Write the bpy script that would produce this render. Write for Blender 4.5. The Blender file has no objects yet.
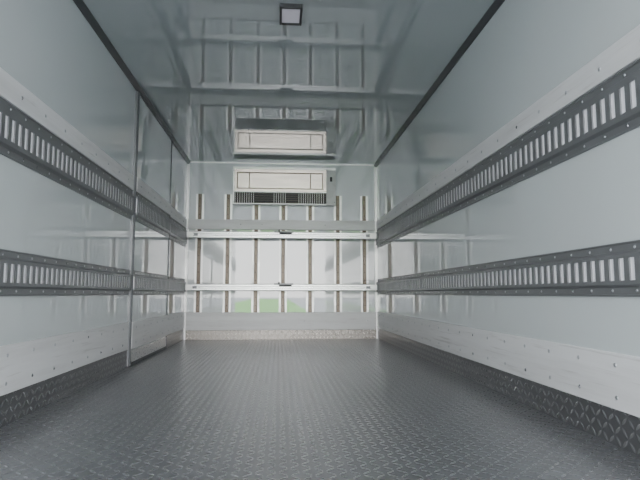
import bpy, math
from mathutils import Vector
F=540.0; XL,XR=-1.18,1.27; YB=6.93; YO=-0.9; H=2.26; CZ=0.565
D=bpy.data
# ---------------------------------------------------------------- materials
class NT:
    def __init__(s,name):
        s.m=D.materials.new(name); s.m.use_nodes=True; s.t=s.m.node_tree
        s.b=s.t.nodes['Principled BSDF']
    def n(s,ty,**k):
        x=s.t.nodes.new(ty)
        for a,v in k.items(): setattr(x,a,v)
        return x
    def put(s,sock,v):
        if isinstance(v,bpy.types.NodeSocket): s.t.links.new(v,sock)
        else: sock.default_value=v
    def math(s,op,a,b=0.0,c=None,clamp=False):
        x=s.n('ShaderNodeMath',operation=op); x.use_clamp=clamp
        s.put(x.inputs[0],a); s.put(x.inputs[1],b)
        if c is not None: s.put(x.inputs[2],c)
        return x.outputs[0]
    def coord(s): return s.n('ShaderNodeTexCoord').outputs['Object']
    def noise(s,scale,detail=3,stretch=(1,1,1),rough=.5):
        mp=s.n('ShaderNodeMapping'); s.put(mp.inputs['Vector'],s.coord()); mp.inputs['Scale'].default_value=stretch
        x=s.n('ShaderNodeTexNoise'); s.put(x.inputs['Vector'],mp.outputs[0]); x.inputs['Scale'].default_value=scale
        x.inputs['Detail'].default_value=detail; x.inputs['Roughness'].default_value=rough
        return x.outputs['Fac']
    def ramp(s,f,stops):
        r=s.n('ShaderNodeValToRGB'); s.put(r.inputs[0],f); e=r.color_ramp.elements
        while len(e)<len(stops): e.new(.5)
        for i,(p,c) in enumerate(stops):
            e[i].position=p; e[i].color=(c,c,c,1) if not hasattr(c,'__len__') else (*c,1)
        return r.outputs[0]
    def rng(s,f,a,b,c,d):
        r=s.n('ShaderNodeMapRange'); s.put(r.inputs[0],f)
        for i,v in enumerate((a,b,c,d)): r.inputs[i+1].default_value=v
        return r.outputs[0]
    def mix(s,f,a,b):
        x=s.n('ShaderNodeMix',data_type='RGBA'); s.put(x.inputs[0],f)
        for i,v in ((6,a),(7,b)):
            s.put(x.inputs[i],v if isinstance(v,bpy.types.NodeSocket) else (*v,1))
        return x.outputs[2]
    def bump(s,h,dist,st=1.0,nrm=None):
        x=s.n('ShaderNodeBump'); s.put(x.inputs['Height'],h); x.inputs['Distance'].default_value=dist; x.inputs['Strength'].default_value=st
        if nrm: s.put(x.inputs['Normal'],nrm)
        return x.outputs[0]
    def set(s,**k):
        for a,v in k.items():
            a=a.replace('_',' ')
            if isinstance(v,tuple) and len(v)==3: v=(*v,1)
            s.put(s.b.inputs[a],v)
        return s.m

def panel(name,col,rough=.02,ior=1.8,wave=.0003,scr=True):
    s=NT(name)
    n1=s.noise(1.3,2); c=s.mix(n1,tuple(v*.97 for v in col),tuple(min(1,v*1.03) for v in col))
    if scr:
        sc=s.noise(6,5,(1,.55,2.2),.6); f=s.ramp(sc,[(.0,0),(.735,0),(.755,.4)])
        c=s.mix(f,c,tuple(v*.45 for v in col))
    s.set(Base_Color=c,Roughness=rough,IOR=ior)
    if wave:
        w=s.noise(1.2,1); s.put(s.b.inputs['Normal'],s.bump(w,wave,.5))
    return s.m
def metal(name,col,rough=.35,met=.8,var=.15,stretch=(1,1,1),scale=8):
    s=NT(name); n=s.noise(scale,4,stretch)
    c=s.mix(n,tuple(v*(1-var) for v in col),tuple(min(1,v*(1+var)) for v in col))
    return s.set(Base_Color=c,Metallic=met,Roughness=s.rng(n,.3,.7,rough*.8,rough*1.25))
def tread(name,axes,cell,col,rough,met,hi=2.0,bs=.7):
    s=NT(name); sx=s.n('ShaderNodeSeparateXYZ'); s.put(sx.inputs[0],s.coord())
    u=s.math('DIVIDE',sx.outputs[axes[0]],cell); v=s.math('DIVIDE',sx.outputs[axes[1]],cell)
    par=s.math('FLOORED_MODULO',s.math('ADD',s.math('FLOOR',u),s.math('FLOOR',v)),2.0)
    a=s.math('SUBTRACT',s.math('FLOORED_MODULO',u,1.0),.5); b=s.math('SUBTRACT',s.math('FLOORED_MODULO',v,1.0),.5)
    sg=s.math('MULTIPLY_ADD',par,2.0,-1.0); b=s.math('MULTIPLY',b,sg)
    p=s.math('DIVIDE',s.math('ADD',a,b),.82); q=s.math('DIVIDE',s.math('SUBTRACT',a,b),.27)
    d=s.math('ADD',s.math('ABSOLUTE',s.math('MULTIPLY',q,1.0)),s.math('MULTIPLY',p,p))
    h=s.math('MULTIPLY',s.math('SUBTRACT',1.0,d),1.8,clamp=True)
    n=s.noise(1.1,5,(1.6,.5,1)); n2=s.noise(60,2); n3=s.noise(5,5)
    c=s.mix(s.rng(n,.25,.75,0,1),tuple(x*.94 for x in col),tuple(x*1.06 for x in col))
    c=s.mix(s.math('MULTIPLY',s.rng(n3,.5,.75,0,1),.15),c,tuple(x*.7 for x in col))
    c=s.mix(s.math('MULTIPLY',h,.6),c,tuple(min(1,x*hi) for x in col))
    r=s.math('ADD',s.rng(n,.25,.75,rough+.02,rough-.01),s.math('MULTIPLY',h,-.05))
    return s.set(Base_Color=c,Metallic=met,Roughness=r,Normal=s.bump(h,.003,bs,s.bump(n2,.0006,.4)))
M={}
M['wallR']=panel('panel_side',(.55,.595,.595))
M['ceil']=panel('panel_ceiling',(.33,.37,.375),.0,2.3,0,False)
M['back']=panel('panel_front',(.62,.655,.655),.02)
def plankmat(name,stretch,k=1):
    s=NT(name); n=s.noise(3,6,stretch,.65); n2=s.noise(14,4,stretch)
    c=s.mix(s.ramp(n,[(.3,0),(.6,1)]),(.64*k,.64*k,.635*k),(.76*k,.765*k,.765*k))
    c=s.mix(s.ramp(n2,[(.0,0),(.60,0),(.74,.55)]),c,(.42,.41,.39))
    return s.set(Base_Color=c,Roughness=.38,Metallic=.1)
M['plankY']=plankmat('scuffed_plank_long',(1,.2,4))
M['plankX']=plankmat('scuffed_plank_cross',(.35,1,4),.8)
M['rail']=metal('rail_grey',(.20,.205,.21),.40,.45)
M['slot']=metal('rail_backing',(.93,.92,.95),.4,.0,.03)
M['rivet']=metal('rivet_metal',(.55,.56,.58),.3,.9)
M['trim']=metal('dark_trim',(.07,.075,.08),.4,.3)
M['alu']=metal('brushed_aluminium',(.66,.66,.66),.3,.75,.1,(.3,1,6),20)
M['strip']=metal('strip_metal',(.12,.095,.075),.35,.5,.2,(6,1,.4),10)
M['stripe']=metal('strip_edge_alu',(.86,.85,.84),.35,.4,.1)
M['steel']=metal('stainless',(.50,.45,.38),.15,1.0,.35,(.4,1,3),5)
M['white']=metal('white_enamel',(.62,.62,.61),.3,.0,.05)
M['black']=metal('black_plastic',(.025,.025,.028),.5,.0,.1)
M['floor']=tread('tread_floor',(0,1),.038,(.30,.302,.312),.30,.82,1.8,.6)
M['kickY']=tread('tread_kick_long',(1,2),.040,(.21,.21,.215),.32,.75,2.2)
M['kickX']=tread('tread_kick_cross',(0,2),.046,(.22,.205,.185),.32,.6,3.5,1)
s=NT('lamp_lens'); s.set(Base_Color=(.55,.53,.60),Roughness=.25,Emission_Color=(.95,.93,1.0),Emission_Strength=.1); M['lens']=s.m
s=NT('pavement'); n=s.noise(3,6); s.set(Base_Color=s.mix(n,(.38,.37,.36),(.50,.49,.48)),Roughness=.9); M['pave']=s.m
s=NT('grass'); n=s.noise(.5,6); s.set(Base_Color=s.mix(n,(.12,.45,.02),(.22,.60,.05)),Roughness=.9); M['grass']=s.m
# ---------------------------------------------------------------- mesh builder
class MB:
    def __init__(s): s.v=[];s.f=[];s.mi=[];s.m=[]
    def mat(s,k):
        if k not in s.m: s.m.append(k)
        return s.m.index(k)
    def box(s,x0,x1,y0,y1,z0,z1,k):
        x0,x1=sorted((x0,x1)); y0,y1=sorted((y0,y1)); z0,z1=sorted((z0,z1)); b=len(s.v)
        s.v+=[(x,y,z) for x in(x0,x1) for y in(y0,y1) for z in(z0,z1)]
        for f in((0,1,3,2),(4,6,7,5),(0,4,5,1),(2,3,7,6),(0,2,6,4),(1,5,7,3)):
            s.f.append([b+i for i in f]); s.mi.append(s.mat(k))
        return s
    def extr(s,pts,fn,a0,a1,k):
        b=len(s.v);n=len(pts); s.v+=[fn(p,q,a0) for p,q in pts]+[fn(p,q,a1) for p,q in pts]
        for i in range(n):
            j=(i+1)%n; s.f.append([b+i,b+j,b+n+j,b+n+i]); s.mi.append(s.mat(k))
        s.f.append([b+i for i in range(n)]); s.f.append([b+n+i for i in range(n)][::-1]); s.mi+=[s.mat(k)]*2
    def dome(s,c,ax,r,h,k,seg=8):
        c=Vector(c); ax=Vector(ax); t=Vector((0,0,1)) if abs(ax.z)<.5 else Vector((1,0,0)); u=ax.cross(t).normalized(); w=ax.cross(u)
        b=len(s.v)
        for rr,hh in((r,0),(r*.75,h*.7)):
            for i in range(seg):
                a=2*math.pi*i/seg; s.v.append(tuple(c+u*math.cos(a)*rr+w*math.sin(a)*rr+ax*hh))
        s.v.append(tuple(c+ax*h))
        for i in range(seg):
            j=(i+1)%seg; s.f.append([b+i,b+j,b+seg+j,b+seg+i]); s.f.append([b+seg+i,b+seg+j,b+2*seg]); s.mi+=[s.mat(k)]*2
    def cyl(s,p0,p1,r,k,seg=16):
        p0=Vector(p0);p1=Vector(p1);ax=(p1-p0).normalized(); t=Vector((0,0,1)) if abs(ax.z)<.5 else Vector((1,0,0)); u=ax.cross(t).normalized(); w=ax.cross(u); b=len(s.v)
        for c in(p0,p1):
            for i in range(seg):
                a=2*math.pi*i/seg; s.v.append(tuple(c+u*math.cos(a)*r+w*math.sin(a)*r))
        for i in range(seg):
            j=(i+1)%seg; s.f.append([b+i,b+j,b+seg+j,b+seg+i]); s.mi.append(s.mat(k))
        s.f.append([b+i for i in range(seg)]); s.f.append([b+seg+i for i in range(seg)][::-1]); s.mi+=[s.mat(k)]*2
    def done(s,name,bevel=0,parent=None):
        me=D.meshes.new(name); me.from_pydata(s.v,[],s.f); 
        for k in s.m: me.materials.append(M[k])
        me.polygons.foreach_set('material_index',s.mi)
        import bmesh
        bm=bmesh.new(); bm.from_mesh(me); bmesh.ops.recalc_face_normals(bm,faces=bm.faces); bm.to_mesh(me); bm.free()
        o=D.objects.new(name,me); bpy.context.scene.collection.objects.link(o)
        if bevel:
            m=o.modifiers.new('bevel','BEVEL'); m.width=bevel; m.segments=2; m.limit_method='ANGLE'
        if parent: o.parent=parent
        return o
# ---------------------------------------------------------------- shell
T=.08
MB().box(XL-T,XR+T,YO,YB+T,-.12,0,'floor').done('floor')
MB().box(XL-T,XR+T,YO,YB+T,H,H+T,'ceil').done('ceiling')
MB().box(XL-T,XL,YO,YB,0,H,'wallR').done('wall_left')
MB().box(XR,XR+T,YO,YB,0,H,'wallR').done('wall_right')
MB().box(XL-T,XR+T,YB,YB+T,0,H,'back').done('wall_back')
TN=[0]
def trim():
    TN[0]+=1; return 'trim_%d'%TN[0]
for i,(x,n) in enumerate(((XL,1),(XR,-1))):
    b=MB(); b.extr([(0,H),(.034,H),(.034,H-.006),(.008,H-.034),(0,H-.034)],lambda p,q,a:(x+n*p,a,q),YO,YB,'trim'); b.done(trim())
b=MB(); b.box(XL+.034,XR-.034,YB-.014,YB,H-.014,H,'stripe'); b.done(trim())
# side wall furniture
DY0,DY1=4.40,5.76
def rail(x,n,off,z0,z1,y0,y1,name,sh,parent=None):
    b=MB(); X=lambda p:x+n*(off+p); e=(z1-z0-sh)/2; o=.020
    fn=lambda p,q,a:(X(p),a,q)
    b.extr([(0,z0),(.008,z0),(.008,z0+.006),(.005,z0+.008),(.005,z0+.034),(o,z0+.044),(o,z0+e),(o-.006,z0+e),(0,z0+.04)],fn,y0,y1,'rail')
    b.extr([(0,z1),(.008,z1),(.008,z1-.006),(.005,z1-.008),(.005,z1-.034),(o,z1-.044),(o,z1-e),(o-.006,z1-e),(0,z1-.04)],fn,y0,y1,'rail')
    b.box(X(0),X(.013),y0,y1,z0+.045,z1-.045,'slot')
    P=.060; w=.030; k=int((y1-y0)/P); st=y0+((y1-y0)-k*P)/2
    for i in range(k+1):
        c=st+i*P
        b.box(X(.013),X(o-.0005),max(y0,c-w/2),min(y1,c+w/2),z0+e-.002,z1-e+.002,'rail')
    for i in range(int((y1-y0)/.14)):
        yy=y0+.07+i*.14
        for zz in(z0+.022,z1-.022): b.dome((X(.005),yy,zz),(n,0,0),.006,.003,'rivet')
    b.done(name,0,parent)
def plank(x,n,off,z0,z1,y0,y1,rows,name=None,parent=None):
    b=MB(); b.box(x+n*off,x+n*(off+.012),y0,y1,z0,z1,'plankY'); 
    for i in range(int((y1-y0)/.25)):
        for zz in rows: b.dome((x+n*(off+.012),y0+.12+i*.25,zz),(n,0,0),.009,.004,'rivet')
    b.done(name or trim(),.002,parent)
def side(x,n,off,y0,y1,door=None):
    nm=('rail_upper','rail_lower') if door else ('lashing_rail','lashing_rail')
    rail(x,n,off,1.155,1.39,y0,y1,nm[0],.10,door); rail(x,n,off,.555,.755,y0,y1,nm[1],.082,door)
    plank(x,n,off,1.395,1.51,y0,y1,(1.45,),'plank_upper' if door else None,door)
    plank(x,n,off,.135,.345,y0,y1,(.18,.30),'plank_lower' if door else None,door)
side(XR,-1,0,YO,YB-.03)
side(XL,1,0,YO,DY0-.03)
side(XL,1,0,DY1+.03,YB-.03)
MB().box(XR-.008,XR,YO,YB-.03,0,.133,'kickY').done('baseboard_right')
b=MB(); b.box(XL,XL+.008,YO,DY0-.03,0,.133,'kickY'); b.box(XL,XL+.008,DY1+.03,YB-.03,0,.133,'kickY'); b.done('baseboard_left')
b=MB(); b.box(XL,XL+.02,DY0,DY1,.03,H-.06,'wallR'); b.box(XL+.02,XL+.024,DY0+.003,DY1-.003,.03,.12,'alu')
for yy in(DY0,DY1):
    s_=-1 if yy==DY0 else 1
    b.box(XL,XL+.028,yy,yy+s_*.012,.004,H-.045,'trim'); b.box(XL,XL+.018,yy+s_*.012,yy+s_*.028,.004,H-.045,'rail')
b.box(XL,XL+.028,DY0,DY1,H-.06,H-.04,'trim'); b.box(XL,XL+.028,DY0,DY1,.004,.03,'trim')
door=b.done('door_1')
side(XL,1,.02,DY0+.003,DY1-.003,door)
# ---------------------------------------------------------------- front wall
PX=lambda px:(px-279)*YB/F
b=MB()
for px in(200,228,256,283,310,338,365):
    c=PX(px); fn=lambda p,q,a:(c+p,YB-.0005-q,a)
    b.extr([(-.050,0),(-.050,.006),(-.025,.006),(-.025,0)],fn,.335,1.84,'stripe')
    b.extr([(-.025,0),(-.020,.020),(.020,.020),(.025,0)],fn,.335,1.84,'strip')
    b.extr([(.025,0),(.025,.006),(.050,.006),(.050,0)],fn,.335,1.84,'stripe')
    for i in range(14): b.dome((c,YB-.0205,.42+i*.105),(0,-1,0),.007,.002,'black')
b.done('vertical_lashing_track')
for z0,z1 in((1.385,1.51),(.115,.335)):
    b=MB(); b.box(XL+.03,XR-.03,YB-.045,YB-.0235 if z0>1 else YB,z0,z1,'plankX')
    for i in range(9):
        b.dome((XL+.15+i*.27,YB-.045,(z0+z1)/2),(0,-1,0),.007,.003,'rivet')
    b.done(trim(),.002)
MB().box(XL+.03,XR-.03,YB-.05,YB,0,.113,'kickX').done('baseboard_back')
b=MB(); b.box(XL,XL+.03,YB-.03,YB,0,H-.036,'stripe'); b.done(trim())
b=MB(); b.box(XR,XR-.03,YB-.03,YB,0,H-.036,'stripe'); b.done(trim())
# load bars
for z,yy in((1.30,YB-.15),(.647,YB-.15)):
    b=MB(); a0,a1=XL+.024,XR-.024; h=.042
    b.extr([(-.02,-h),(.02,-h),(.026,-h+.008),(.026,-.012),(.018,-.008),(.018,.008),(.026,.012),(.026,h-.008),(.02,h),(-.02,h),(-.026,h-.008),(-.026,.012),(-.018,.008),(-.018,-.008),(-.026,-.012),(-.026,-h+.008)],lambda p,q,a:(a,yy+p,z+q),a0+.09,a1-.09,'alu')
    for e,sg in((a0,1),(a1,-1)):
        b.box(e+sg*.012,e+sg*.17,yy-.021,yy+.021,z-.034,z+.034,'stripe')
        b.box(e,e+sg*.014,yy-.03,yy+.03,z-.05,z+.05,'rail')
        b.box(e+sg*.10,e+sg*.15,yy-.034,yy-.02,z-.018,z+.018,'rail')
    cx=.06
    b.box(cx-.12,cx+.12,yy-.034,yy+.03,z+h-.012,z+h+.01,'rail')
    b.cyl((cx-.06,yy-.04,z+h+.012),(cx-.06,yy+.02,z+h+.012),.014,'black')
    b.box(cx-.06,cx+.10,yy-.045,yy-.03,z+.012,z+.034,'black')
    b.done('load_bar',.001)
# ---------------------------------------------------------------- refrigeration unit
fx0,fx1=PX(233),PX(335); fz0,fz1=1.70,2.18; fy=YB-.13
b=MB()
b.box(fx0,fx1,fy+.012,YB-.024,fz0,fz1,'white')
b.box(fx0,fx1,YB-.024,YB-.001,1.845,fz1,'white')
b.box(fx0,fx1,fy,fy+.012,fz1-.03,fz1,'stripe'); b.box(fx0,fx0+.02,fy,fy+.012,fz0,fz1-.03,'stripe')
b.box(fx1-.12,fx1,fy-.004,fy+.012,fz0,fz1-.03,'white')
b.box(fx0+.02,fx1-.12,fy+.004,fy+.012,fz0+.16,fz1-.03,'steel')
b.box(fx0+.02,fx1-.12,fy-.006,fy+.012,fz0+.15,fz0+.163,'stripe')
b.box(fx0+.05,fx1-.16,fy,fy+.012,fz0+.195,fz0+.207,'strip'); b.box(fx0+.05,fx1-.16,fy,fy+.012,fz1-.085,fz1-.070,'strip')
for xx in(fx0+.05,fx0+.20,fx1-.33,fx1-.175): b.box(xx,xx+.012,fy,fy+.012,fz0+.20,fz1-.075,'strip')
b.box(fx0+.02,fx1-.12,fy+.008,fy+.013,fz0+.01,fz0+.15,'black')
for i in range(5):
    z=fz0+.02+i*.028; b.box(fx0+.02,fx1-.12,fy-.002,fy+.012,z,z+.005,'strip')
nx=40
for i in range(nx):
    x=fx0+.03+i*(fx1-fx0-.16)/nx
    if .22*nx<i<.42*nx or .55*nx<i<.68*nx: continue
    b.box(x,x+.005,fy-.001,fy+.01,fz0+.012,fz0+.15,'stripe')
b.box(fx0+.02,fx1-.12,fy-.006,fy+.012,fz0,fz0+.010,'stripe')
for xx in(fx0+.01,fx1-.015,fx1-.105):
    for zz in(fz0+.03,fz1-.05): b.dome((xx,fy-.004,zz),(0,-1,0),.007,.004,'rivet')
b.box(fx1-.075,fx1-.045,fy-.010,fy-.004,fz0+.30,fz0+.36,'black')
b.done('refrigeration_unit',.0015)
# ---------------------------------------------------------------- ceiling lamp
lx,ly=.060,3.12; b=MB(); w,l=.068,.105
b.box(lx-w,lx-w+.014,ly-l,ly+l,H-.028,H,'black'); b.box(lx+w-.014,lx+w,ly-l,ly+l,H-.028,H,'black')
b.box(lx-w+.014,lx+w-.014,ly-l,ly-l+.016,H-.028,H,'black'); b.box(lx-w+.014,lx+w-.014,ly+l-.016,ly+l,H-.028,H,'black')
b.box(lx-w+.014,lx+w-.014,ly-l+.016,ly+l-.016,H-.02,H,'lens')
b.done('ceiling_lamp',.002)
# ---------------------------------------------------------------- outside
MB().box(-150,150,-260,YO+12,-1.35,-1.25,'pave').done('ground')
MB().box(-9,3,-180,-26,-1.25,-1.19,'grass').done('grass_verge')
# ---------------------------------------------------------------- light
w=D.worlds.new('overcast'); bpy.context.scene.world=w; w.use_nodes=True; nt=w.node_tree; bg=nt.nodes['Background']
tc=nt.nodes.new('ShaderNodeTexCoord'); sx=nt.nodes.new('ShaderNodeSeparateXYZ'); nt.links.new(tc.outputs['Generated'],sx.inputs[0])
r=nt.nodes.new('ShaderNodeValToRGB'); nt.links.new(sx.outputs['Z'],r.inputs[0])
r.color_ramp.elements[0].color=(1,.99,.975,1); r.color_ramp.elements[1].color=(.78,.86,.98,1); r.color_ramp.elements[1].position=.8
nt.links.new(r.outputs[0],bg.inputs[0]); bg.inputs[1].default_value=14.5
ld=D.lights.new('opening_portal','AREA'); ld.shape='RECTANGLE'; ld.size=XR-XL; ld.size_y=H; ld.cycles.is_portal=True
lo=D.objects.new('opening_portal',ld); lo.location=((XL+XR)/2,YO-.01,H/2); lo.rotation_euler=(math.radians(90),0,0); bpy.context.scene.collection.objects.link(lo)
# ---------------------------------------------------------------- camera
cd=D.cameras.new('camera'); cd.sensor_width=36; cd.lens=F/640*36; cd.clip_start=.02
co=D.objects.new('camera',cd); co.location=(0,0,CZ)
co.rotation_euler=(math.radians(90)+math.atan(54/F),0,-math.atan(41/F)); bpy.context.scene.collection.objects.link(co)
bpy.context.scene.camera=co
